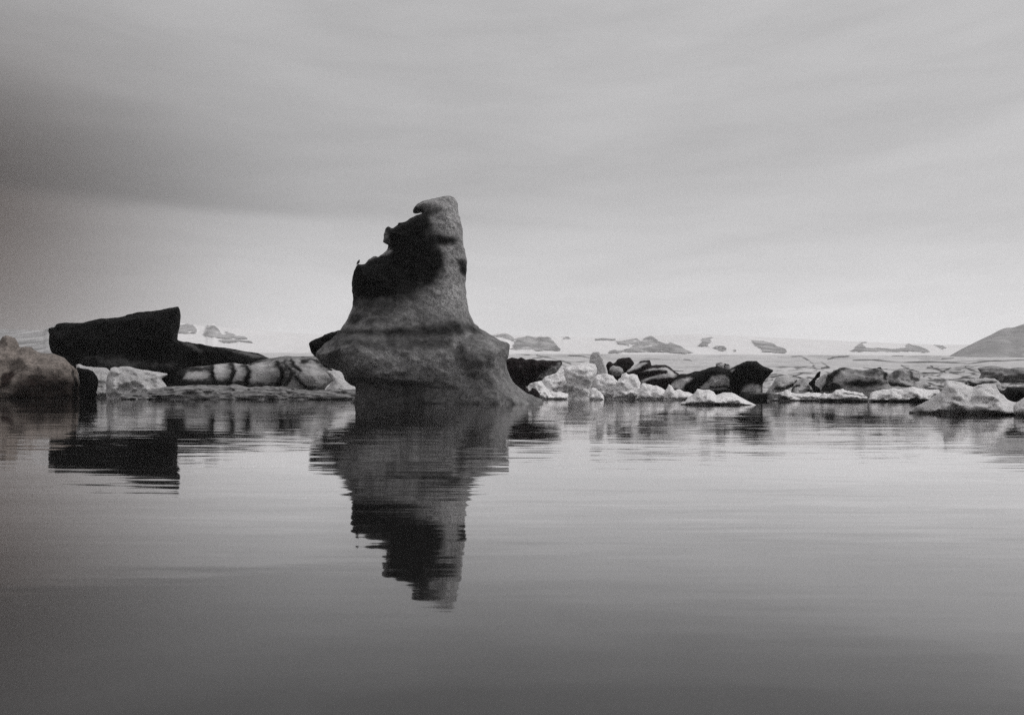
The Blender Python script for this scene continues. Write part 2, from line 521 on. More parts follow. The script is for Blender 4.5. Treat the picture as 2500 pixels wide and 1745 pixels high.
def build_glacier():
    rng = np.random.default_rng(5)
    e = np.concatenate([[-9.0, -6.0], np.arange(-4, 86, 0.8), [87, 89, 91, 92.5]])
    PX, E = np.meshgrid(cols, e, indexing='xy')
    D = 185.0 / (1 - np.clip(E, 0, 100) / 99.0)
    D = np.where(E < 0, 185 + E * 0.8, D)
    # undulating shoreline and surface
    n = fbm(PX.shape, (5.0, 5.0), (0.50, 0.22), rng, 5, 0.6)       # index space noise
    r = fbm(PX.shape, (5.0, 5.0), (0.16, 0.09), rng, 3, 0.6, ridged=True)
    k = np.clip(1 - E / 95.0, 0.05, 1)
    Y = yhor(PX) - E - (n * 3.4 + r * 1.5) * (1 + 0.9 * np.clip(1 - E / 50, 0, 1)) * k * (E > -5)
    x, y, z = rays(PX, Y)
    V = np.stack([x * D, y * D, CAM_H + z * D], -1)
    V[0, :, 2] = -3; V[1, :, 2] = -1.0
    cracks = [Z(4, [(280, 375), (400, 385), (520, 400)]), Z(4, [(600, 405), (720, 425), (840, 455), (900, 470), (980, 498)]), Z(4, [(970, 402), (1100, 412), (1200, 430)]),
              Z(4, [(860, 500), (940, 535)]), Z(5, [(1620, 325), (1720, 318), (1820, 370), (1880, 440), (1900, 470), (1760, 500)]),
              Z(5, [(1940, 380), (2050, 450), (1960, 455)]), Z(5, [(1640, 555), (1740, 515)]), Z(5, [(2020, 355), (2100, 335), (2260, 320)]),
              Z(6, [(380, 548), (600, 545), (760, 560), (900, 572), (1100, 572), (1300, 568), (1480, 575), (1640, 585)]), Z(6, [(820, 495), (940, 500)]),
              Z(6, [(920, 605), (1000, 650), (1120, 680)]), Z(6, [(1380, 530), (1500, 525)]), Z(6, [(1640, 620), (1700, 660), (1800, 690)]),
              Z(6, [(1640, 620), (1760, 612)]), Z(6, [(1510, 765), (1600, 745), (1720, 730)]), Z(6, [(1480, 640), (1380, 690)]),
              Z(6, [(1260, 610), (1290, 640), (1420, 690)]), Z(6, [(1650, 590), (1900, 560), (2296, 545)]),
              Z(3, [(990, 425), (1120, 440), (1270, 430)]), Z(3, [(1100, 455), (1400, 475), (1640, 485)]),
              Z(7, [(590, 270), (720, 290), (860, 285), (1080, 325)]), Z(7, [(460, 190), (620, 190)])]
    r2 = fbm(PX.shape, (5.0, 5.0), (0.45, 0.16), rng, 3, 0.55, ridged=True)
    near = np.clip(1.15 - E / 75.0, 0, 1)
    dirt_shade = 0.12 + 0.22 * np.clip(n * 0.8, -0.5, 1) + 0.25 * np.clip(r, -0.3, 0.6) + 0.75 * near * np.clip(r2 - 0.95, 0, 1) * (1 + np.clip((PX - 1700) / 500, 0, 1))
    Yp = yhor(PX) - E
    for c in cracks:
        dl = line_d(c, PX + n * 3, Yp * 1.0)
        dirt_shade = np.maximum(dirt_shade, np.clip(0.72 + 0.35 * n, 0.2, 1) * np.exp(-(dl / (1.9 + 0.9 * r)) ** 2))
    pyr = np.random.default_rng(77)
    for k in range(230):
        right = k < 175
        cx = pyr.uniform(1750, 2540) if right else pyr.uniform(-40, 1750)
        ce = pyr.uniform(4, 62) if right else pyr.uniform(20, 84)
        sc = max(0.25, 1.25 - ce / 62)
        L = pyr.uniform(12, 46) * sc ** 0.7
        sl = pyr.choice([-1, 1]) * pyr.uniform(0.05, 0.5) * sc
        pts = []
        yy = yhor(cx) - ce
        for q in range(5):
            pts.append((cx + (q / 4 - 0.5) * L * 2, yy + (q / 4 - 0.5) * L * 2 * sl + pyr.uniform(-1.6, 1.6) * sc))
        sub = (np.abs(PX - cx) < L + 12) & (np.abs(E - ce) < 30)
        dl = line_d(pts, PX[sub] + n[sub] * 4, Yp[sub] + n[sub])
        dirt_shade[sub] = np.maximum(dirt_shade[sub], pyr.uniform(0.45, 0.95) * np.exp(-(dl / (0.8 + 1.5 * sc * pyr.uniform(0.5, 1.2))) ** 2))
    for pl, v, s in ((Z(6, [(1780, 620), (1980, 610), (2120, 680), (1900, 720), (1760, 660)]), 0.45, 8),
                     (Z(6, [(1980, 760), (2160, 740), (2200, 830), (2080, 860), (2000, 830)]), 0.4, 7)):
        f = np.clip(0.5 + poly_sd(pl, PX, Yp) / (2 * s), 0, 1)
        dirt_shade = dirt_shade * (1 - f) + np.maximum(dirt_shade, v) * f
    dirt_shade = np.maximum(dirt_shade, 0.85 * np.clip((330 - PX) / 330, 0, 1) ** 0.7)  # gloom of the left side painted in, deepening leftward
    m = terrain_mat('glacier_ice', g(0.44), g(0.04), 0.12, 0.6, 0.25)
    o = new_mesh('glacier', V.reshape(-1, 3), grid_faces(*PX.shape), m, {'dirt_shade': dirt_shade.ravel()})
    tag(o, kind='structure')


build_glacier()

ROCKS = [Z(3, [(300, 215), (510, 215), (540, 270), (530, 300), (470, 310), (300, 300)]),
         Z(3, [(610, 300), (650, 255), (645, 228), (720, 222), (770, 265), (800, 315), (830, 320), (840, 285), (900, 300), (960, 335), (1030, 335), (1065, 360), (860, 362), (700, 348), (610, 325)]),
         Z(4, [(290, 330), (340, 280), (360, 240), (400, 205), (500, 178), (560, 195), (620, 195), (720, 190), (780, 220), (820, 285), (865, 348), (600, 345)]),
         Z(4, [(60, 178), (160, 168), (260, 152), (330, 195), (375, 230), (330, 242), (200, 195)]),
         Z(4, [(890, 195), (960, 190), (970, 215), (900, 222)]), Z(4, [(1245, 212), (1480, 210), (1480, 238), (1245, 236)]),
         Z(4, [(1480, 240), (1620, 238), (1720, 212), (1765, 235), (1640, 300), (1500, 275)]),
         Z(4, [(1390, 358), (1600, 338), (1700, 285), (1760, 240), (1830, 195), (1880, 176), (1935, 215), (1990, 255), (2060, 272), (2110, 262), (2200, 290), (2260, 330), (2350, 370), (1390, 372)]),
         Z(5, [(600, 110), (750, 105), (700, 150), (680, 185), (700, 215), (570, 218), (605, 170)]),
         Z(5, [(735, 228), (800, 198), (870, 205), (892, 242), (830, 260)]), Z(5, [(955, 245), (1000, 245), (1005, 272), (975, 272)]),
         Z(5, [(1165, 142), (1300, 150), (1420, 175), (1460, 210), (1540, 230), (1565, 272), (1280, 272), (1270, 230), (1200, 200)]),
         Z(6, [(338, 440), (420, 385), (465, 338), (550, 333), (485, 362), (520, 405), (650, 400), (700, 412), (850, 420), (950, 405), (1000, 362), (1060, 380), (1150, 402), (1200, 420), (1250, 458), (600, 452), (380, 452)]),
         Z(6, [(1295, 383), (1390, 383), (1432, 412), (1380, 432)]),
         Z(2, [(500, 480), (560, 455), (640, 405), (860, 392), (900, 420), (900, 500), (520, 490)]),
         Z(3, [(760, 378), (900, 372), (1100, 385), (1110, 400), (980, 398), (830, 405)])]


def build_mountains():
    rng = np.random.default_rng(11)
    snow = np.interp(cols, [-700, 0, 130, 200, 450, 560, 700, 900, 1200, 1500, 1700, 2100, 2300, 3300], [800, 803, 807, 800, 790, 800, 812, 822, 818, 824, 815, 834, 842, 820])
    bot = np.interp(cols, [-700, 0, 500, 900, 1200, 1800, 2500, 3300], [880, 880, 876, 866, 862, 868, 880, 880]) + 3
    top = snow.copy()
    jag = noise_nd((len(cols),), (260,), rng) * 2.2 + noise_nd((len(cols),), (110,), rng) * 2.6
    for pl in ROCKS:
        P = np.array(pl)
        for i, c in enumerate(cols):
            if P[:, 0].min() <= c <= P[:, 0].max():
                ys = []
                for (ax, ay), (bx, by) in zip(P, np.roll(P, -1, 0)):
                    if (ax - c) * (bx - c) <= 0 and ax != bx:
                        ys.append(ay + (c - ax) / (bx - ax) * (by - ay))
                if ys and min(ys) < top[i] + 2: top[i] = min(top[i], min(ys) + jag[i])
    NR = 75
    t = np.linspace(0, 1, NR)[:, None]
    Yp = bot[None] * (1 - t) + top[None] * t
    PX = np.broadcast_to(cols[None], Yp.shape)
    n = fbm(Yp.shape, (5.0, 5.0), (1.0, 0.07), rng, 4, 0.6)
    nf = fbm(Yp.shape, (5.0, 5.0), (0.45, 0.035), rng, 3, 0.6)
    rock_gloom = np.zeros(Yp.shape)
    for pl in ROCKS:
        sd = poly_sd(pl, PX + n * 2.5 + nf * 2.0, Yp + n * 1.4 + nf * 1.3)
        rock_gloom = np.maximum(rock_gloom, np.clip(0.5 + sd / 1.6, 0, 1))
    D = 2700 + 1700 * t ** 1.2 + n * 7 * (0.15 + rock_gloom) - rock_gloom * 60 + 0 * Yp
    x, y, z = rays(PX, Yp)
    V = np.stack([x * D, y * D, CAM_H + z * D], -1)
    back = V[-1].copy(); back[:, 0] *= 1.15; back[:, 1] *= 1.15; back[:, 2] = -50
    V = np.concatenate([V, back[None]], 0)
    rock_gloom = rock_gloom * np.clip(1.3 - 1.6 * np.clip(nf - 0.55, 0, 1), 0.15, 1)
    rock_gloom = np.maximum(rock_gloom, 0.95 * np.clip((330 - PX) / 300, 0, 1) ** 0.7)  # besides rock, paints left-side gloom onto the snow
    rock_gloom = np.concatenate([rock_gloom, rock_gloom[-1:]], 0)
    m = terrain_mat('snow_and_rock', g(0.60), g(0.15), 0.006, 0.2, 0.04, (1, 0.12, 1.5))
    o = new_mesh('mountains', V.reshape(-1, 3), grid_faces(NR + 1, len(cols)), m, {'dirt_shade': rock_gloom.ravel()})
    tag(o, kind='structure')


build_mountains()


def build_hill():
    rng = np.random.default_rng(21)
    px = np.concatenate([np.arange(2300, 2560, 4.0), np.arange(2560, 3300, 30)])
    sil = Z(6, [(1400, 530), (1470, 493), (1600, 420), (1780, 330), (1920, 265), (2030, 205), (2090, 185), (2180, 180), (2296, 140)])
    sx = [p[0] for p in sil] + [2700, 3000, 3300]; sy = [p[1] for p in sil] + [745, 730, 760]
    top = np.interp(px, sx, sy)
    bot = 883.0
    NR = 60
    t = np.linspace(0, 1, NR)[:, None]
    Yp = np.minimum(bot * (1 - t) + top[None] * t, 890)
    PX = np.broadcast_to(px[None], Yp.shape)
    n = fbm(Yp.shape, (5, 5), (1.0, 0.6), rng, 5, 0.6)
    D = 1700 + 500 * t + n * 9
    x, y, z = rays(PX, Yp)
    V = np.stack([x * D, y * D, CAM_H + z * D], -1)
    back = V[-1].copy(); back[:, :2] *= 1.3; back[:, 2] = -30
    V = np.concatenate([V, back[None]], 0)
    m = terrain_mat('dark_hillside', g(0.26), g(0.14), 0.012, 0.6, 0.12, (1, 0.2, 1.2))
    o = new_mesh('hill', V.reshape(-1, 3), grid_faces(NR + 1, len(px)), m, {'dirt_shade': np.full(V.shape[0] * V.shape[1], 0.5)})
    tag(o, kind='structure')


build_hill()

# ------------------------------------------------------------------ the great iceberg
o_main = Z(1, [(1080, 98), (1110, 102), (1132, 118), (1150, 150), (1163, 190), (1170, 240), (1180, 290), (1190, 360), (1200, 430), (1210, 500), (1217, 560),
               (1218, 620), (1216, 660), (1212, 700), (1216, 760), (1220, 820), (1228, 870), (1240, 920), (1262, 965), (1300, 1005), (1340, 1030), (1390, 1060),
               (1440, 1088), (1480, 1100), (1495, 1112), (1492, 1150), (1488, 1200), (1476, 1230), (1480, 1262), (1500, 1310), (1540, 1365), (1580, 1400),
               (1620, 1435), (1680, 1462), (1712, 1485), (1730, 1700), (445, 1700), (462, 1498), (470, 1480), (478, 1440), (475, 1390), (440, 1378), (400, 1345), (383, 1300),
               (340, 1275), (290, 1268), (240, 1235), (212, 1200), (218, 1165), (250, 1140), (290, 1100), (330, 1055), (365, 1010), (400, 960), (430, 910),
               (450, 850), (455, 800), (448, 740), (442, 700), (445, 650), (456, 600), (466, 578), (480, 566), (500, 568), (520, 565), (550, 540), (585, 516), (605, 516), (620, 524),
               (650, 510), (670, 490), (685, 462), (690, 440), (670, 434), (655, 424), (662, 400), (655, 380), (664, 345), (672, 322), (690, 312), (715, 325), (745, 308),
               (750, 292), (800, 285), (830, 258), (870, 235), (905, 224), (870, 222), (848, 212), (846, 190), (870, 160), (910, 130), (970, 112), (1030, 102)])


def T_main(PX, PY):
    base = np.interp(PY, [470, 520, 640, 760, 800, 822, 840, 870, 915, 950, 1000], [2.2, 3.0, 3.9, 4.6, 5.6, 6.3, 7.4, 7.9, 7.9, 7.5, 7.6])
    left = np.clip((1120 - PX) / 130, 0, 1) * np.clip((PY - 922 - 14 * np.clip((PX - 880) / 200, 0, 1.4)) / 14, 0, 1)
    right = np.clip((PX - 1080) / 160, 0, 1) * np.clip((PY - 920) / 50, 0, 1)
    return base - 2.0 * left + 1.3 * right


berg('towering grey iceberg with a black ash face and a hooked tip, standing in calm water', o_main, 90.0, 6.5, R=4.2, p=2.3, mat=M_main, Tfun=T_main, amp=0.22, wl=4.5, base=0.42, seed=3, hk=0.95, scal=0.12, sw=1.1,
     bumps=[(1180, 880, 50, 45, 1.4), (1010, 900, 110, 40, 0.5), (1100, 560, 25, 50, 0.5), (900, 880, 60, 35, 0.5)],
     seams=[(Z(1, [(1200, 1075), (1140, 1100), (1130, 1140), (1150, 1230), (1180, 1310), (1230, 1350)]), 11, 0.8, 0.30)],
     paints=[
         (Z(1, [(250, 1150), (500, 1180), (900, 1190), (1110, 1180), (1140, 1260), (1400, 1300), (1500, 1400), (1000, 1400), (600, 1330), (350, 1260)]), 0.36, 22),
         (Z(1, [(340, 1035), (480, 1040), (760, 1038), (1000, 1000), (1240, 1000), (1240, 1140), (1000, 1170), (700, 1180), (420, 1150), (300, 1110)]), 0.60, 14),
         (Z(1, [(850, 60), (1200, 60), (1260, 900), (1000, 900), (1010, 640), (980, 500), (920, 380), (960, 300), (900, 200)]), 0.14, 30),  # lit right side, painted paler
         (Z(1, [(860, 225), (1000, 215), (1100, 225), (1090, 260), (960, 300), (900, 260)]), 0.55, 14),
         (Z(1, [(650, 300), (760, 285), (880, 262), (960, 290), (985, 350), (960, 420), (1050, 425), (1120, 440), (1110, 465), (1010, 470), (1040, 540), (1020, 600),
                (1000, 680), (900, 740), (780, 790), (740, 830), (600, 850), (460, 815), (430, 700), (440, 560), (560, 520), (680, 500), (700, 420), (690, 380)]), 1.06, 42),
         (Z(1, [(940, 420), (1010, 415), (1110, 425), (1130, 450), (1080, 470), (960, 470)]), 0.8, 10),
         (Z(1, [(985, 285), (1060, 265), (1140, 290), (1150, 380), (1060, 405), (1000, 370)]), 0.02, 14),
         (Z(1, [(1060, 490), (1160, 480), (1190, 540), (1140, 640), (1060, 600)]), 0.06, 14),
         (Z(1, [(900, 540), (1000, 520), (1060, 560), (1040, 640), (960, 720), (820, 790), (800, 700)]), 0.85, 26),
         (Z(1, [(470, 835), (640, 830), (760, 870), (740, 900), (600, 880), (500, 885)]), 0.66, 9),
         (Z(1, [(1140, 560), (1200, 550), (1225, 600), (1220, 660), (1160, 650)]), 0.8, 9),
         (Z(1, [(1115, 310), (1180, 300), (1190, 370), (1140, 350)]), 0.45, 9),
         (Z(1, [(500, 840), (700, 850), (740, 920), (700, 985), (560, 1000), (500, 900)]), 0.62, 16),
         (Z(1, [(430, 925), (500, 915), (560, 950), (500, 985), (430, 985)]), 0.72, 8),
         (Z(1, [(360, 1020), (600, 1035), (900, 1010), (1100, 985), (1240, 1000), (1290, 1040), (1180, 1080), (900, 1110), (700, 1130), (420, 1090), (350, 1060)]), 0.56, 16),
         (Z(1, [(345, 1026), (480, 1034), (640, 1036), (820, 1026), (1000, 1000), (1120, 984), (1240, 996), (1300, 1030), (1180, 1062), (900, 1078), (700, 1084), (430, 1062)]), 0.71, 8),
         (Z(1, [(650, 530), (620, 505), (690, 470), (720, 500), (700, 530)]), 0.3, 6),
         (Z(1, [(520, 572), (600, 515), (630, 525), (560, 575)]), 0.45, 5),
         (Z(1, [(652, 345), (690, 380), (700, 440), (650, 435)]), 0.25, 6),
         (Z(1, [(380, 1330), (480, 1350), (700, 1350), (900, 1400), (1050, 1480), (1050, 1560), (420, 1560), (440, 1400)]), 0.52, 18),  # shadow of the undercut painted on the left plinth
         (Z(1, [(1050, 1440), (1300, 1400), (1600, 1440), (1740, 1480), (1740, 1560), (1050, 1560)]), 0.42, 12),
         (Z(1, [(390, 840), (450, 860), (440, 930), (380, 1010), (330, 1010)]), 0.05, 10)])


# bird perched on the left shoulder
def build_bird():
    px, py = 874.6, 646.5
    x, y, z = rays(px, py)
    base = Vector((float(x) * 90.0, 90.0, CAM_H + float(z) * 90.0))
    m = bpy.data.materials.new('dark_plumage'); m.use_nodes = True
    T = NT(m.node_tree)
    no = T.n('ShaderNodeTexNoise', inp={'Scale': 30.0}).outputs[0]
    col = T.mix(no, (0.012, 0.011, 0.011), (0.03, 0.028, 0.027))
    bs = T.n('ShaderNodeBsdfPrincipled', inp={'Base Color': col, 'Roughness': 0.6})
    out = T.n('ShaderNodeOutputMaterial'); T.t.links.new(bs.outputs[0], out.inputs[0])
    # nodes: position (x right, z up) and radius
    rings = [((-0.19, 0.02), 0.012, 0.03), ((-0.15, 0.08), 0.030, 0.045), ((-0.10, 0.15), 0.070, 0.075), ((-0.03, 0.24), 0.100, 0.10), ((0.03, 0.33), 0.105, 0.10),
             ((0.07, 0.41), 0.085, 0.08), ((0.095, 0.47), 0.058, 0.055), ((0.115, 0.52), 0.052, 0.052), ((0.125, 0.56), 0.038, 0.04), ((0.128, 0.585), 0.012, 0.014)]
    vs, fs = [], []
    NS = 14
    for i, ((cx, cz), r, ry) in enumerate(rings):
        a = rings[max(0, i - 1)][0]; b = rings[min(len(rings) - 1, i + 1)][0]
        d = Vector((b[0] - a[0], 0, b[1] - a[1])).normalized()
        s = Vector((d.z, 0, -d.x))
        for k in range(NS):
            t = 2 * math.pi * k / NS
            p = Vector((cx, 0, cz)) + s * (1.35 * r * math.cos(t)) + Vector((0, 1, 0)) * (1.3 * ry * math.sin(t))
            vs.append(tuple(p))
    for i in range(len(rings) - 1):
        for k in range(NS):
            a = i * NS + k; b = i * NS + (k + 1) % NS
            fs.append((a, b, b + NS, a + NS))
    root = bpy.data.objects.new('bird', None); COL.objects.link(root)
    root.location = base
    tag(root, 'small dark bird perched on the left shoulder of the tall iceberg', 'bird')

    def tube(p0, p1, r0, r1, nsd=8):
        p0, p1 = Vector(p0), Vector(p1)
        d = (p1 - p0).normalized(); u = d.orthogonal().normalized(); w = d.cross(u)
        v = [tuple(p0 + (u * math.cos(2 * math.pi * k / nsd) + w * math.sin(2 * math.pi * k / nsd)) * r0) for k in range(nsd)]
        v += [tuple(p1 + (u * math.cos(2 * math.pi * k / nsd) + w * math.sin(2 * math.pi * k / nsd)) * r1) for k in range(nsd)]
        return v, [(k, (k + 1) % nsd, nsd + (k + 1) % nsd, nsd + k) for k in range(nsd)]
    new_mesh('body', vs, fs, m, parent=root)
    v, f = tube((0.15, 0, 0.525), (0.225, 0, 0.505), 0.018, 0.004); new_mesh('beak', v, f, m, parent=root)
    for sy in (-0.045, 0.045):
        v, f = tube((-0.02, sy, 0.20), (0.0, sy, -0.06), 0.022, 0.014); new_mesh('leg', v, f, m, parent=root)
        # folded wing: flattened teardrop on the flank
        vs2, fs2 = [], []
        rr = [(0.06, 0.40, 0.02), (0.03, 0.34, 0.06), (-0.04, 0.25, 0.075), (-0.11, 0.15, 0.05), (-0.17, 0.06, 0.02), (-0.20, 0.01, 0.004)]
        for (cx, cz, r) in rr:
            for k in range(10):
                t = 2 * math.pi * k / 10
                vs2.append((cx + r * 0.75 * math.cos(t), (1 if sy > 0 else -1) * (0.085 + 0.0) + 0.02 * math.sin(t), cz - r * 0.6 * math.cos(t)))
        for i in range(len(rr) - 1):
            for k in range(10):
                a = i * 10 + k; b = i * 10 + (k + 1) % 10
                fs2.append((a, b, b + 10, a + 10))
        new_mesh('wing', vs2, fs2, m, parent=root)


build_bird()

# ------------------------------------------------------------------ left group
berg('long black iceberg at the left with a tilted flat top and a tail sloping right',
     Z(2, [(585, 485), (650, 478), (655, 452), (690, 437), (900, 412), (1230, 378), (1400, 345), (1560, 315), (1700, 300), (1900, 262), (1985, 258), (2005, 290), (2012, 350), (2005, 440), (1980, 520), (1975, 600)])
     + Z(3, [(350, 385), (500, 425), (750, 465), (1000, 505), (1130, 520), (1250, 575), (1230, 600), (1180, 900), (1180, 1100), (150, 1100)]) + Z(2, [(820, 1400), (760, 900), (640, 760), (600, 740), (582, 640)]),
     165, 9.0, R=3.5, p=3.2, mat=M_black, base=1.0, amp=0.5, wl=6, ridge=0.12, seed=8, scal=0.16, sw=2.5,
     paints=[(Z(2, [(900, 860), (1000, 790), (1200, 780), (1700, 820), (2000, 860), (2000, 930), (1300, 960), (900, 900)]), 0.62, 18),
             (Z(3, [(370, 395), (500, 435), (620, 520), (560, 530), (400, 450)]), 0.5, 8),
             (Z(3, [(780, 475), (1100, 520), (1240, 572), (1100, 575), (900, 520)]), 0.35, 6)])

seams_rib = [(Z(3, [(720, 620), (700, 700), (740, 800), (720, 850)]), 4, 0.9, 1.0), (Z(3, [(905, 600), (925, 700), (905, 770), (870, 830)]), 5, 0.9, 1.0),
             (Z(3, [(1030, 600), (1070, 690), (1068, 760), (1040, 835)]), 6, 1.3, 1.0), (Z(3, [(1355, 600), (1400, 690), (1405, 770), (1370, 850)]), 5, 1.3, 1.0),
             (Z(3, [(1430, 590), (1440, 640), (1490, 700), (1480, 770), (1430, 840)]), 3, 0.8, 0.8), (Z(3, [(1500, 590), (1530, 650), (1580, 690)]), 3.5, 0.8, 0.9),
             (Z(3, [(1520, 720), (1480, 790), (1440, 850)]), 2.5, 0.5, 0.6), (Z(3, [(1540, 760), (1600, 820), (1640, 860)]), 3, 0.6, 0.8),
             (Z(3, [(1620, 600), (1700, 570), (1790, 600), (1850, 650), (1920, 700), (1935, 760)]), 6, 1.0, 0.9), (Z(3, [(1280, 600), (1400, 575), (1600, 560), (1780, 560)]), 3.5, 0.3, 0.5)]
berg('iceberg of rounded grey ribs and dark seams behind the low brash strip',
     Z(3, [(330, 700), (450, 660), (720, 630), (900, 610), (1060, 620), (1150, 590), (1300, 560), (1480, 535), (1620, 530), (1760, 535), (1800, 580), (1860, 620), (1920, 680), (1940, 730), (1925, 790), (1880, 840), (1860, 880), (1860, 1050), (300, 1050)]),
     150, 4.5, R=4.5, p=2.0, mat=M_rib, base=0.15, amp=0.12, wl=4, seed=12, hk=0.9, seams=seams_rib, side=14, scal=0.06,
     bumps=[(600, 905, 30, 25, 1.0), (690, 905, 45, 28, 1.6), (760, 920, 30, 25, 1.6)],
     paints=[(Z(3, [(250, 600), (480, 640), (700, 660), (700, 690), (450, 700), (420, 780), (700, 780), (1000, 810), (1000, 900), (250, 900)]), 0.95, 8),
             (Z(3, [(1000, 560), (1300, 555), (1750, 525), (1780, 545), (1450, 560), (1250, 590), (1100, 640)]), 0.75, 4),
             (Z(3, [(1060, 800), (1400, 820), (1400, 900), (1060, 900)]), 0.75, 8), (Z(3, [(1650, 850), (1900, 820), (1900, 900), (1650, 900)]), 0.7, 6)])
berg('black slab of ice jutting out behind the left flank of the tall iceberg',
     Z(1, [(152, 1105), (200, 1072), (280, 1032), (360, 1014), (420, 1040), (420, 1300), (260, 1260), (205, 1200), (170, 1165)]) , 118, 3.0, R=1.5, p=3, mat=M_black, base=1.0, amp=0.15, wl=3, seed=15,
     below=1.2, paints=[])
berg('smooth pale ice foot sloping to the water behind the undercut of the tall iceberg',
     Z(3, [(1860, 700), (1940, 690), (2010, 740), (2060, 800), (2180, 850), (2300, 860), (2300, 1050), (1800, 1050), (1850, 880), (1930, 790)]), 138, 2.5, R=2, scal=0.10, sw=1.3, fac=0, dome=1.0, mat=M_pale, base=0.2, amp=0.12, wl=3, seed=17)
berg('low flat strip of rough ash-stained brash ice along the left shoreline',
     Z(3, [(0, 900), (200, 850), (420, 838), (700, 832), (1000, 842), (1400, 855), (1650, 885), (1900, 880), (2190, 882), (2300, 890), (2300, 1050), (-300, 1050), (-200, 930)]), 128, 5.5, R=1.6, p=2, mat=M_rubble, base=0.45,
     amp=0.24, wl=3.2, ridge=0.16, flat=0.35, seed=20, hk=0.75, scal=0.05, sw=0.9, edge=3, cat='ice floe', name='ice_floe')

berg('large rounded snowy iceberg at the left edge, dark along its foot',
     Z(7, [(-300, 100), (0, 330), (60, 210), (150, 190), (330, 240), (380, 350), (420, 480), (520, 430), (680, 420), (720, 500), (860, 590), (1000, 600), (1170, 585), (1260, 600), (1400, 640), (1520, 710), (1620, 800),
           (1680, 920), (1690, 1050), (1740, 1200), (1740, 1700), (-900, 1700), (-900, 200)]), 150, 7.0, R=5.5, p=2.2, scal=0.13, sw=1.5, fac=0, fsl=0.65, mat=M_gloom, base=0.10, amp=0.5, wl=6, ridge=0.15, seed=23,
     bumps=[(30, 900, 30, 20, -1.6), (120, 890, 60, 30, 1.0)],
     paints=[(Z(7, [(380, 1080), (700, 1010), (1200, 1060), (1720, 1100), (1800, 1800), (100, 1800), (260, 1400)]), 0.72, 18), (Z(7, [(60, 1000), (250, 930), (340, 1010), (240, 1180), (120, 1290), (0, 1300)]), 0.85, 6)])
berg('small black rounded ice boulder between two pale bergs near the left edge',
     Z(7, [(1670, 860), (1760, 900), (1900, 895), (2000, 940), (2090, 1040), (2110, 1150), (2080, 1300), (2050, 1700), (1720, 1700), (1720, 1100)]), 143, 1.6, R=1.4, p=2.2, mat=M_black, base=1.0, amp=0.12, wl=2, seed=25)
berg('pale iceberg sloping up behind the black boulder near the left edge',
     Z(2, [(830, 865), (900, 878), (1000, 905), (1100, 905), (1200, 925), (1260, 960), (1330, 1020), (1340, 1400), (900, 1400), (880, 1000), (870, 930)]), 147, 2.2, R=2, scal=0.10, sw=1.3, fac=0, dome=1.0, mat=M_pale, base=0.22, amp=0.2, wl=3, seed=27)
berg('pale iceberg with a long pointed snout overhanging right, before the black flat-topped berg',
     Z(2, [(1225, 960), (1240, 912), (1290, 892), (1400, 890), (1500, 900), (1600, 925), (1700, 945), (1800, 955), (1880, 968), (1888, 990), (1830, 1012), (1805, 1035), (1830, 1075), (1870, 1115), (1880, 1400), (1180, 1400), (1190, 1080)]),
     140, 2.4, R=1.7, p=2.2, scal=0.10, sw=1.3, fac=0, dome=0.6, mat=M_pale, base=0.22, amp=0.16, wl=2.5, seed=29,
     paints=[(Z(2, [(1300, 1020), (1500, 1000), (1800, 1020), (1830, 1080), (1500, 1100), (1250, 1100)]), 0.32, 12)])

# ------------------------------------------------------------------ middle group, right of the tall iceberg
berg('dark ash-streaked slab leaning out behind the right foot of the tall iceberg',
     Z(4, [(150, 480), (245, 470), (290, 450), (325, 434), (370, 445), (420, 440), (470, 455), (520, 460), (560, 448), (600, 465), (680, 458), (740, 470), (800, 478), (868, 476), (878, 498), (860, 540), (810, 590), (740, 612), (690, 630),
           (650, 680), (590, 690), (530, 715), (490, 745), (500, 800), (480, 1000), (150, 1000)]), 118, 3.6, R=1.8, p=2.6, mat=M_maroon, base=0.95, amp=0.2, wl=3, ridge=0.15, seed=31,
     paints=[(Z(4, [(740, 540), (860, 490), (880, 560), (700, 660), (600, 690)]), 0.45, 6), (Z(4, [(380, 520), (420, 500), (440, 600), (400, 640)]), 0.8, 8)],
     seams=[(Z(4, [(860, 500), (700, 560), (600, 680)]), 3, 0.3, 0.6)])
berg('small dark triangular ice fragment with a thin white edge beside the tall iceberg foot',
     Z(4, [(455, 680), (475, 740), (500, 790), (560, 770), (610, 800), (640, 838), (640, 960), (440, 960)]), 108, 0.9, R=0.7, p=2, mat=M_maroon, base=0.9, amp=0.06, wl=1, seed=33,
     paints=[(Z(4, [(485, 745), (510, 745), (540, 790), (510, 800)]), 0.0, 2)])

berg('big pale boulder-shaped iceberg with a smooth rounded top and a shaded notch beneath',
     Z(4, [(900, 545), (960, 522), (1000, 505), (1060, 495), (1180, 498), (1240, 505), (1272, 545), (1280, 590), (1262, 620), (1245, 680), (1228, 730), (1205, 775), (1195, 840), (1195, 1000), (940, 1000), (930, 800), (940, 700), (900, 620)]),
     142, 3.4, R=2.3, p=2.4, scal=0.13, sw=1.5, fac=0, fsl=1.0, dome=0.6, mat=M_white, base=0.08, amp=0.16, wl=3, seed=35,
     Tfun=lambda X, Y: np.interp(Y, [885, 918, 935, 960, 975], [2.6, 3.4, 2.8, 1.6, 1.8]) * (1 - 0.18 * np.clip((X - 1400) / 60, 0, 1)),
     paints=[(Z(4, [(1040, 680), (1270, 615), (1290, 640), (1230, 740), (1020, 740)]), 0.38, 6), (Z(4, [(930, 740), (1030, 730), (1010, 800), (960, 820)]), 0.6, 5)])  # shadow below the overhang painted as darker patches
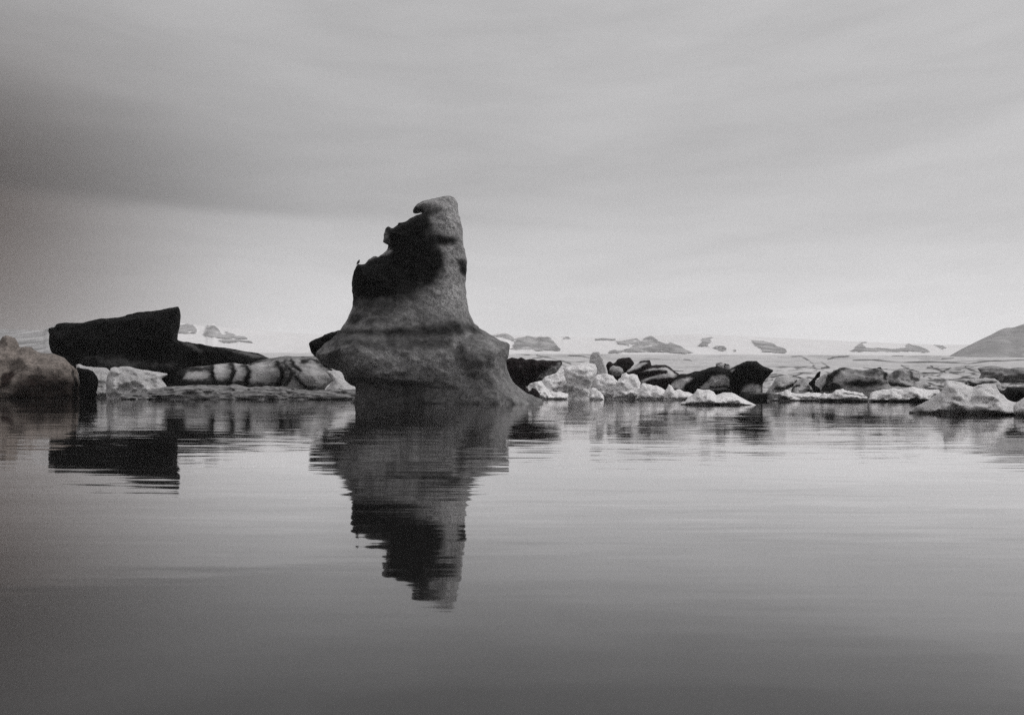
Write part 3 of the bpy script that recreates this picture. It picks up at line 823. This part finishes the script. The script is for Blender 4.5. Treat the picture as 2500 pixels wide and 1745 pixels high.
berg('pale blocky iceberg with stepped shoulders left of the boulder-shaped berg',
     Z(4, [(655, 690), (665, 640), (690, 615), (760, 612), (805, 600), (830, 572), (880, 558), (930, 530), (975, 560), (985, 700), (985, 1000), (620, 1000), (625, 760)]), 147, 2.8, R=1.8, p=2.6, scal=0.10, sw=1.3, fac=0, dome=1.0, mat=M_white, base=0.12,
     amp=0.2, wl=2.5, ridge=0.08, seed=37)
berg('knobbly low white ice lump between the dark fragment and the stepped berg',
     Z(4, [(540, 740), (548, 695), (580, 685), (640, 690), (670, 730), (720, 780), (840, 800), (950, 830), (950, 980), (560, 980), (570, 800)]), 137, 1.8, R=1.1, p=2.2, scal=0.10, sw=1.3, fac=0, dome=1.0, mat=M_white, base=0.12, amp=0.14, wl=1.5, ridge=0.08, seed=39)
berg('pale grey ice spire with a sharp pointed top behind the boulder-shaped berg',
     Z(4, [(1185, 560), (1190, 480), (1205, 400), (1230, 368), (1270, 358), (1295, 348), (1315, 395), (1345, 440), (1352, 480), (1372, 540), (1388, 600), (1400, 800), (1180, 800)]), 152, 1.5, R=0.9, p=2, scal=0.05, sw=1.5, fac=5, fsl=0.65, mat=M_pale, base=0.12, amp=0.05, wl=2.5, seed=41)
berg('small white wedge of ice pointing right at the foot of the boulder-shaped berg',
     Z(4, [(1190, 800), (1215, 755), (1260, 765), (1310, 805), (1348, 850), (1370, 960), (1180, 960)]), 136, 1.0, R=0.7, p=2, scal=0.10, sw=1.3, fac=0, dome=1.0, mat=M_white, base=0.1, amp=0.06, wl=1, seed=43)
berg('white ice ridge with a flat bright crest right of the spire',
     Z(4, [(1240, 640), (1275, 615), (1340, 608), (1410, 614), (1450, 632), (1475, 660), (1510, 700), (1560, 800), (1600, 980), (1180, 980)]), 145, 2.2, R=1.5, p=2.3, scal=0.10, sw=1.3, fac=0, dome=1.0, mat=M_white, base=0.08, amp=0.14, wl=2, seed=45,
     paints=[(Z(4, [(1250, 700), (1480, 690), (1480, 800), (1250, 820)]), 0.3, 10)])  # shaded lower face painted under the bright crest
berg('white ice hump with a small hooked crest, second in the ridge right of the spire',
     Z(4, [(1480, 700), (1500, 655), (1540, 635), (1565, 605), (1600, 598), (1625, 612), (1680, 606), (1722, 625), (1745, 680), (1765, 720), (1830, 800), (1880, 980), (1440, 980), (1450, 820)]), 143, 2.3, R=1.5, p=2.3, scal=0.10, sw=1.3, fac=0, dome=1.0, mat=M_white, base=0.08, amp=0.16, wl=2, ridge=0.05, seed=47,
     paints=[(Z(4, [(1500, 740), (1720, 730), (1780, 800), (1500, 830)]), 0.3, 10)])  # shade on the lower part of the hump painted in
berg('low white ice bank tapering to the right beneath the dark layered berg',
     Z(4, [(1750, 760), (1770, 712), (1850, 712), (1890, 730), (1950, 722), (2010, 755), (2070, 800), (2160, 980), (1700, 980), (1710, 830)]), 141, 2.0, R=1.3, p=2.2, scal=0.10, sw=1.3, fac=0, dome=1.0, mat=M_white, base=0.1, amp=0.14, wl=2, seed=49)
berg('low white ice piece with a small upright tooth beside the floating white floe',
     Z(4, [(2030, 810), (2060, 770), (2080, 735), (2115, 742), (2145, 782), (2220, 790)]) + Z(5, [(330, 690), (390, 700), (470, 705), (520, 735), (580, 800), (620, 960), (150, 960), (160, 830)]), 139, 1.6, R=1.0, p=2.2, scal=0.10, sw=1.3, fac=0, dome=1.0, mat=M_white, base=0.1, amp=0.1, wl=1.6, seed=51)

berg('dark domed ice block at the left end of the layered bergs',
     Z(4, [(1370, 510), (1395, 485), (1425, 472), (1445, 492), (1500, 450), (1560, 432), (1640, 436), (1672, 462), (1695, 492), (1660, 540), (1640, 600), (1640, 900), (1430, 900), (1390, 580)]), 172, 3.0, R=2.0, p=2.6, mat=M_maroon, base=0.98, amp=0.2, wl=3, seed=53)
berg('pale rounded ice boulder resting against the dark domed block',
     Z(4, [(1408, 580), (1425, 535), (1460, 512), (1520, 520), (1560, 545), (1582, 585), (1560, 620), (1500, 640), (1440, 625)]), 165, 1.5, R=1.2, p=2, scal=0.13, sw=1.5, fac=0, fsl=1.0, dome=0.0, mat=M_pale, base=0.3, amp=0.08, wl=1.5, seed=55, below=-1.0)
berg('dark iceberg of curved black and pale layers with a small black hump on top',
     Z(4, [(1580, 600), (1620, 560), (1680, 520), (1740, 480), (1765, 462), (1820, 452), (1865, 450), (1880, 480), (1885, 505), (1960, 505), (2040, 512), (2090, 530), (2130, 555), (2170, 590), (2210, 625), (2260, 660), (2260, 1000), (1560, 1000)]),
     168, 4.5, R=3.0, p=2.4, mat=M_maroon, base=0.95, amp=0.18, wl=3.5, seed=57,
     paints=[(Z(4, [(1590, 590), (1660, 530), (1760, 485), (1850, 492), (1760, 540), (1640, 590)]), 0.12, 4),
             (Z(4, [(1780, 590), (1900, 550), (2030, 540), (2100, 570), (2160, 620), (2100, 640), (2040, 600), (1960, 570), (1860, 580)]), 0.15, 4),
             (Z(4, [(1760, 690), (1880, 640), (2000, 610), (2080, 625), (2170, 640), (2060, 660), (1900, 665), (1800, 710)]), 0.12, 4)],
     seams=[(Z(4, [(1720, 590), (1880, 530), (2040, 525), (2140, 580)]), 3, 0.5, 0.9), (Z(4, [(1740, 640), (1860, 640), (1960, 590), (2040, 600)]), 4, 0.5, 1.0)])
berg('dark arched iceberg with a pale hollow belly, left of the black peak',
     Z(5, [(250, 660), (300, 600), (350, 530), (370, 520), (450, 515), (560, 490), (640, 470), (700, 452), (780, 440), (860, 448), (930, 470), (1000, 560), (1010, 680), (1010, 950), (240, 950)]), 160, 4.2, R=2.6, p=2.4, mat=M_mixed,
     base=1.0, amp=0.18, wl=3, seed=59,
     paints=[(Z(5, [(270, 640), (340, 590), (440, 560), (520, 570), (430, 640), (400, 690), (290, 690)]), 0.05, 8),
             (Z(5, [(600, 660), (680, 610), (720, 550), (820, 530), (900, 570), (960, 640), (990, 700), (900, 690), (720, 690), (600, 690)]), 0.12, 8)],
     seams=[(Z(5, [(700, 670), (850, 660), (960, 690)]), 3, 0.2, 0.9)])
berg('black peaked iceberg with a blunt summit and a pointed right shoulder',
     Z(5, [(900, 480), (950, 450), (1010, 415), (1060, 388), (1120, 375), (1180, 376), (1225, 378), (1260, 402), (1300, 425), (1360, 455), (1415, 483), (1390, 510), (1350, 555), (1310, 600), (1290, 640), (1290, 700), (1300, 950), (950, 950), (930, 600)]),
     153, 3.5, R=2.0, p=2.8, mat=M_mixed, base=1.0, amp=0.16, wl=3, seed=61,
     paints=[(Z(5, [(930, 480), (980, 470), (960, 510), (930, 510)]), 0.4, 5), (Z(5, [(1060, 700), (1100, 650), (1180, 625), (1280, 640), (1300, 720), (1200, 740), (1070, 730)]), 0.4, 8)])
berg('clear rounded ice boulder sitting behind the arched dark berg', Z(5, [(770, 450), (765, 410), (800, 385), (850, 383), (880, 400), (880, 450), (860, 500), (790, 500)]), 170, 1.2, R=1.0, p=2, scal=0.13, sw=1.5, fac=0, fsl=1.0, dome=0.0, mat=M_pale, base=0.15, amp=0.05, wl=1.2, seed=63, below=-2,
     seams=[(Z(5, [(780, 430), (800, 400), (840, 388)]), 2, 0.1, 0.6)])
berg('tiny dark-rimmed ice boulder between the clear boulder and the black peak', Z(5, [(860, 440), (870, 405), (900, 400), (925, 412), (932, 450), (920, 500), (870, 500)]), 168, 0.9, R=0.8, p=2, scal=0.13, sw=1.5, fac=0, fsl=1.0, dome=0.0, mat=M_pale, base=0.35, amp=0.05, wl=1, seed=64, below=-2,
     seams=[(Z(5, [(865, 435), (880, 405), (900, 402), (925, 415)]), 2, 0.1, 0.95)])
berg('smooth white floating ice floe with two soft humps in front of the dark bergs',
     Z(5, [(365, 852), (420, 815), (480, 760), (520, 720), (560, 680), (610, 690), (645, 705), (700, 688), (742, 714), (775, 752), (820, 740), (860, 726), (905, 718), (950, 722), (990, 740), (1040, 770), (1100, 802), (1160, 835), (1225, 866), (1260, 960), (340, 960)]),
     88, 2.6, R=1.3, p=2, scal=0.07, sw=1.3, fac=0, dome=0.8, mat=M_white, base=0.04, amp=0.05, wl=1.5, seed=65, cat='ice floe', name='ice_floe', hk=0.9)

# ------------------------------------------------------------------ right group
berg('pale tilted ice slab just right of the black peak', Z(5, [(1330, 740), (1370, 640), (1410, 580), (1470, 535), (1540, 525), (1600, 550), (1690, 572), (1690, 620), (1640, 660), (1560, 700), (1560, 900), (1330, 900)]), 158, 2.5, R=1.6, p=2.6, scal=0.10, sw=1.3, fac=0, dome=1.0, mat=M_pale, base=0.12, amp=0.12, wl=2.5, seed=67,
     seams=[(Z(5, [(1690, 580), (1660, 630), (1560, 670), (1430, 690)]), 3, 0.3, 0.9)])
berg('pale angular ice block left of the narrow black ice blade', Z(5, [(1600, 720), (1640, 650), (1700, 575), (1820, 575), (1840, 630), (1880, 690), (1880, 900), (1600, 900)]), 156, 2.2, R=1.4, p=2.8, scal=0.10, sw=1.3, fac=0, dome=1.0, mat=M_pale, base=0.14, amp=0.1, wl=2.5, seed=69,
     seams=[(Z(5, [(1630, 700), (1650, 660), (1710, 650)]), 3, 0.3, 0.9)], paints=[(Z(5, [(1790, 690), (1870, 685), (1860, 715), (1800, 715)]), 0.9, 2)])
berg('narrow black ice blade leaning to the right among pale blocks', Z(5, [(1810, 628), (1850, 580), (1890, 530), (1920, 492), (1952, 495), (1935, 540), (1890, 590), (1880, 640), (1940, 690), (1940, 900), (1860, 900), (1860, 680)]), 154, 0.9, R=0.8, p=2.2, mat=M_black, base=0.85, amp=0.06, wl=1.5, seed=71)
berg('pale wedge of ice between the black blade and the grey streaked berg', Z(5, [(1880, 650), (1910, 590), (1950, 520), (2030, 500), (2060, 560), (2040, 640), (1990, 710), (1990, 900), (1880, 900)]), 158, 1.6, R=1.2, p=2.4, scal=0.10, sw=1.3, fac=0, dome=1.0, mat=M_pale, base=0.12, amp=0.1, wl=2, seed=73)

berg('grey streaked iceberg with dark layered hollows and a thick black left edge',
     Z(6, [(15, 900), (60, 800), (85, 740), (100, 700), (160, 665), (230, 635), (280, 628), (330, 640), (450, 655), (600, 650), (660, 632), (690, 622), (715, 645), (735, 690), (760, 680), (775, 720), (775, 800), (800, 850), (1020, 860), (1020, 1200), (0, 1200)]),
     152, 4.0, R=2.4, p=2.4, mat=M_rib, base=0.35, amp=0.22, wl=2.8, ridge=0.12, seed=75,
     paints=[(Z(6, [(70, 830), (90, 730), (160, 668), (280, 625), (340, 640), (240, 670), (190, 740), (150, 790)]), 0.85, 4),
             (Z(6, [(20, 900), (60, 820), (120, 830), (160, 790), (230, 830), (260, 860), (150, 900)]), 0.9, 4),
             (Z(6, [(350, 680), (500, 655), (700, 660), (730, 700), (600, 720), (450, 700)]), 0.65, 7),
             (Z(6, [(200, 740), (280, 690), (420, 720), (560, 745), (400, 770), (280, 790)]), 0.15, 7),
             (Z(6, [(280, 800), (450, 775), (700, 780), (780, 800), (560, 850), (400, 850)]), 0.85, 6)],
     seams=[(Z(6, [(730, 690), (745, 760)]), 4, 0.5, 0.9), (Z(6, [(600, 650), (700, 635)]), 3, 0.2, 0.9)])
berg('grey cracked ice block with vertical dark hollows right of the streaked berg',
     Z(6, [(760, 860), (775, 720), (800, 670), (880, 650), (960, 655), (1030, 668), (1120, 685), (1130, 740), (1120, 780), (1080, 820), (1060, 900), (1060, 1200), (760, 1200)]), 156, 2.6, R=1.6, p=2.8, scal=0.10, sw=1.3, fac=0, dome=1.0, mat=M_pale, base=0.3, amp=0.15, wl=2.2, ridge=0.08, seed=77,
     paints=[(Z(6, [(820, 680), (900, 660), (930, 690), (890, 740), (830, 770)]), 0.65, 4), (Z(6, [(700, 800), (860, 800), (1040, 840), (960, 870), (880, 860), (720, 840)]), 0.95, 4)],
     seams=[(Z(6, [(1035, 670), (1030, 760), (1100, 770)]), 4, 0.3, 0.75)])
berg('small rounded pale ice boulder with a dark right end, above the long white floe',
     Z(6, [(1030, 860), (1060, 800), (1110, 778), (1180, 775), (1230, 795), (1275, 832), (1240, 850), (1180, 862), (1180, 1100), (1030, 1100)]), 146, 1.5, R=1.0, p=2.2, scal=0.10, sw=1.3, fac=0, dome=1.0, mat=M_pale, base=0.12, amp=0.08, wl=1.4, seed=79,
     paints=[(Z(6, [(1220, 800), (1290, 820), (1270, 860), (1200, 860), (1235, 830)]), 0.85, 3)])
berg('long low white floe with a dark waterline in front of the streaked berg',
     Z(6, [(560, 990), (570, 930), (600, 898), (700, 880), (790, 862), (860, 852), (920, 868), (980, 862), (1060, 855), (1150, 868), (1260, 880), (1360, 885), (1330, 930), (1270, 960), (1240, 1005), (1230, 1100), (560, 1100)]), 134, 2.2, R=1.0, p=2.2, scal=0.10, sw=1.3, fac=0, dome=1.0, mat=M_white, base=0.08,
     amp=0.12, wl=1.5, ridge=0.05, seed=81, cat='ice floe', name='ice_floe', hk=0.9,
     paints=[(Z(6, [(650, 960), (800, 930), (900, 950), (1000, 990), (700, 1000)]), 0.3, 5), (Z(6, [(600, 998), (1000, 990), (1050, 965), (1240, 985), (1230, 1020), (620, 1030)]), 0.95, 2)])  # dark strip at the waterline is painted undercut shade
berg('thin white floe with a dark underside left of the long low floe',
     Z(6, [(0, 990), (10, 940), (60, 920), (150, 915), (190, 880), (260, 870), (310, 895), (400, 905), (480, 915), (540, 950), (570, 990), (570, 1100), (0, 1100)]), 132, 1.6, R=0.8, p=2.2, scal=0.07, sw=1.3, fac=0, dome=0.8, mat=M_white, base=0.1, amp=0.1, wl=1.2, ridge=0.06, seed=83, cat='ice floe', name='ice_floe', hk=0.9,
     paints=[(Z(6, [(0, 975), (100, 965), (200, 985), (300, 960), (560, 970), (580, 1010), (0, 1010)]), 0.95, 2), (Z(6, [(270, 900), (400, 930), (530, 940), (540, 955), (380, 940), (270, 920)]), 0.85, 2)])  # shade of the undercut painted along the floe's lower edge
berg('scatter-edged low white floe below the pale tilted slab',
     Z(5, [(1340, 760), (1420, 735), (1530, 720), (1560, 695), (1590, 700), (1620, 730), (1720, 740), (1850, 722), (1960, 735), (2000, 760), (2010, 950), (1340, 950)]), 137, 1.8, R=0.8, p=2.2, scal=0.07, sw=1.3, fac=0, dome=0.8, mat=M_white, base=0.15, amp=0.12, wl=1.2, ridge=0.08, seed=85, cat='ice floe', name='ice_floe', hk=0.9,
     paints=[(Z(5, [(1300, 730), (1500, 745), (1600, 790), (1580, 805), (1300, 800)]), 0.9, 3), (Z(5, [(1620, 762), (1760, 770), (1900, 775), (1860, 800), (1740, 790)]), 0.75, 2)])
berg('very low dark floe at the waterline beneath the black peak',
     Z(5, [(1030, 745), (1080, 722), (1200, 730), (1320, 728), (1420, 740), (1560, 775), (1600, 800), (1600, 950), (1050, 950)]), 140, 1.6, R=0.7, p=2.2, mat=M_black, base=0.75, amp=0.08, wl=1.2, seed=87, cat='ice floe', name='ice_floe', hk=0.9,
     paints=[(Z(5, [(1120, 690), (1300, 700), (1330, 735), (1150, 735)]), 0.25, 3)])

berg('broad rounded snowy iceberg at the right edge, nearest to the shore of the camera',
     Z(6, [(1035, 1112), (1090, 1080), (1160, 1050), (1240, 1010), (1290, 970), (1330, 920), (1365, 880), (1385, 840), (1395, 800), (1430, 772), (1480, 765), (1560, 775), (1620, 790), (1660, 812), (1700, 840), (1740, 848),
           (1780, 825), (1830, 806), (1900, 802), (1965, 812), (2005, 840), (2030, 890), (2070, 950), (2110, 990), (2170, 1015), (2260, 1030), (2500, 1040), (3300, 1060), (3300, 1250), (1000, 1250)]), 60, 3.2, R=2.4, p=2.0, dome=0.5, scal=0.13, sw=1.5, fac=0, fsl=0.65, mat=M_white, base=0.22, amp=0.24, wl=2.2,
     ridge=0.09, seed=91,
     paints=[(Z(6, [(1400, 860), (1520, 880), (1700, 1000), (1850, 1100), (1400, 1110), (1040, 1120), (1200, 1060), (1350, 980)]), 0.30, 16), (Z(6, [(1030, 1110), (1100, 1075), (1230, 1095), (1200, 1150), (1030, 1150)]), 0.6, 6)],
     seams=[(Z(6, [(1480, 1020), (1560, 1060), (1640, 1100)]), 4, 0.15, 0.0)])
berg('pale undercut ice ledge with a dark hollow, behind the dome of the snowy right berg',
     Z(8, [(1235, 520), (1300, 490), (1420, 500), (1560, 478), (1680, 490), (1740, 470), (1800, 520), (1880, 600), (2050, 620), (2150, 600), (2400, 620), (2600, 640), (2600, 1100), (1240, 1100)]), 118, 2.5, R=1.4, p=2.4, dome=0.6, mat=M_pale, base=0.2, amp=0.2, wl=2.0, ridge=0.1, flat=0.5, seed=97,
     paints=[(Z(8, [(1240, 510), (1330, 540), (1400, 590), (1500, 570), (1560, 600), (1400, 670), (1280, 640)]), 0.85, 2.5), (Z(8, [(1500, 545), (1700, 535), (1800, 560), (1760, 590), (1520, 580)]), 0.8, 2), (Z(8, [(1840, 620), (2000, 640), (2000, 670), (1880, 670)]), 0.7, 2)])  # shade of the hollow and under the ledges painted as dark patches
berg('grey rubbly ice hummock on the shelf near the right edge of the view',
     Z(8, [(1430, 300), (1560, 275), (1720, 255), (1900, 265), (2050, 300), (2200, 290), (2400, 310), (2500, 400), (2500, 560), (1430, 560), (1500, 400)]), 178, 5, R=2.0, p=2, dome=0.8, mat=M_rubble, base=0.35, amp=0.4, wl=4, ridge=0.25, flat=0.4, seed=98)
berg('dark blue-grey ice block half hidden behind the snowy berg at the right edge',
     Z(6, [(2010, 860), (2040, 890), (2090, 880), (2120, 852), (2200, 850), (2300, 848), (2380, 880), (2360, 980), (2300, 1000), (2250, 985), (2180, 1015), (2180, 1080), (2020, 1080), (2020, 940)]), 66, 1.2, R=0.7, p=2.6, mat=M_black, base=0.72, amp=0.1, wl=1.4, seed=93, below=0.5)
berg('bright white ice lump at the right edge in front of the dark blue-grey block',
     Z(6, [(2165, 1040), (2200, 1000), (2260, 960), (2310, 925), (2400, 910), (2500, 960), (2520, 1200), (2165, 1200)]), 57, 0.9, R=0.7, p=2, scal=0.10, sw=1.3, fac=0, dome=1.0, mat=M_white, base=0.03, amp=0.06, wl=1, seed=95)

# ------------------------------------------------------------------ haze over the whole lagoon
HAZE = 0.85e-4


def build_haze():
    x0, x1, y0, y1, z0, z1 = -5600, 5600, -3000, 5800, -60, 420
    v = [(x0, y0, z0), (x1, y0, z0), (x1, y1, z0), (x0, y1, z0), (x0, y0, z1), (x1, y0, z1), (x1, y1, z1), (x0, y1, z1)]
    f = [(3, 2, 1, 0), (4, 5, 6, 7), (0, 1, 5, 4), (1, 2, 6, 5), (2, 3, 7, 6), (3, 0, 4, 7)]
    m = bpy.data.materials.new('thin_air_haze'); m.use_nodes = True
    T = NT(m.node_tree)
    vo = T.n('ShaderNodeVolumePrincipled', inp={'Color': (0.97, 0.965, 0.97, 1), 'Density': HAZE, 'Anisotropy': 0.1})
    out = T.n('ShaderNodeOutputMaterial')
    T.t.links.new(vo.outputs[0], out.inputs['Volume'])
    o = new_mesh('haze', v, f, m, smooth=False)
    tag(o, kind='stuff')


build_haze()
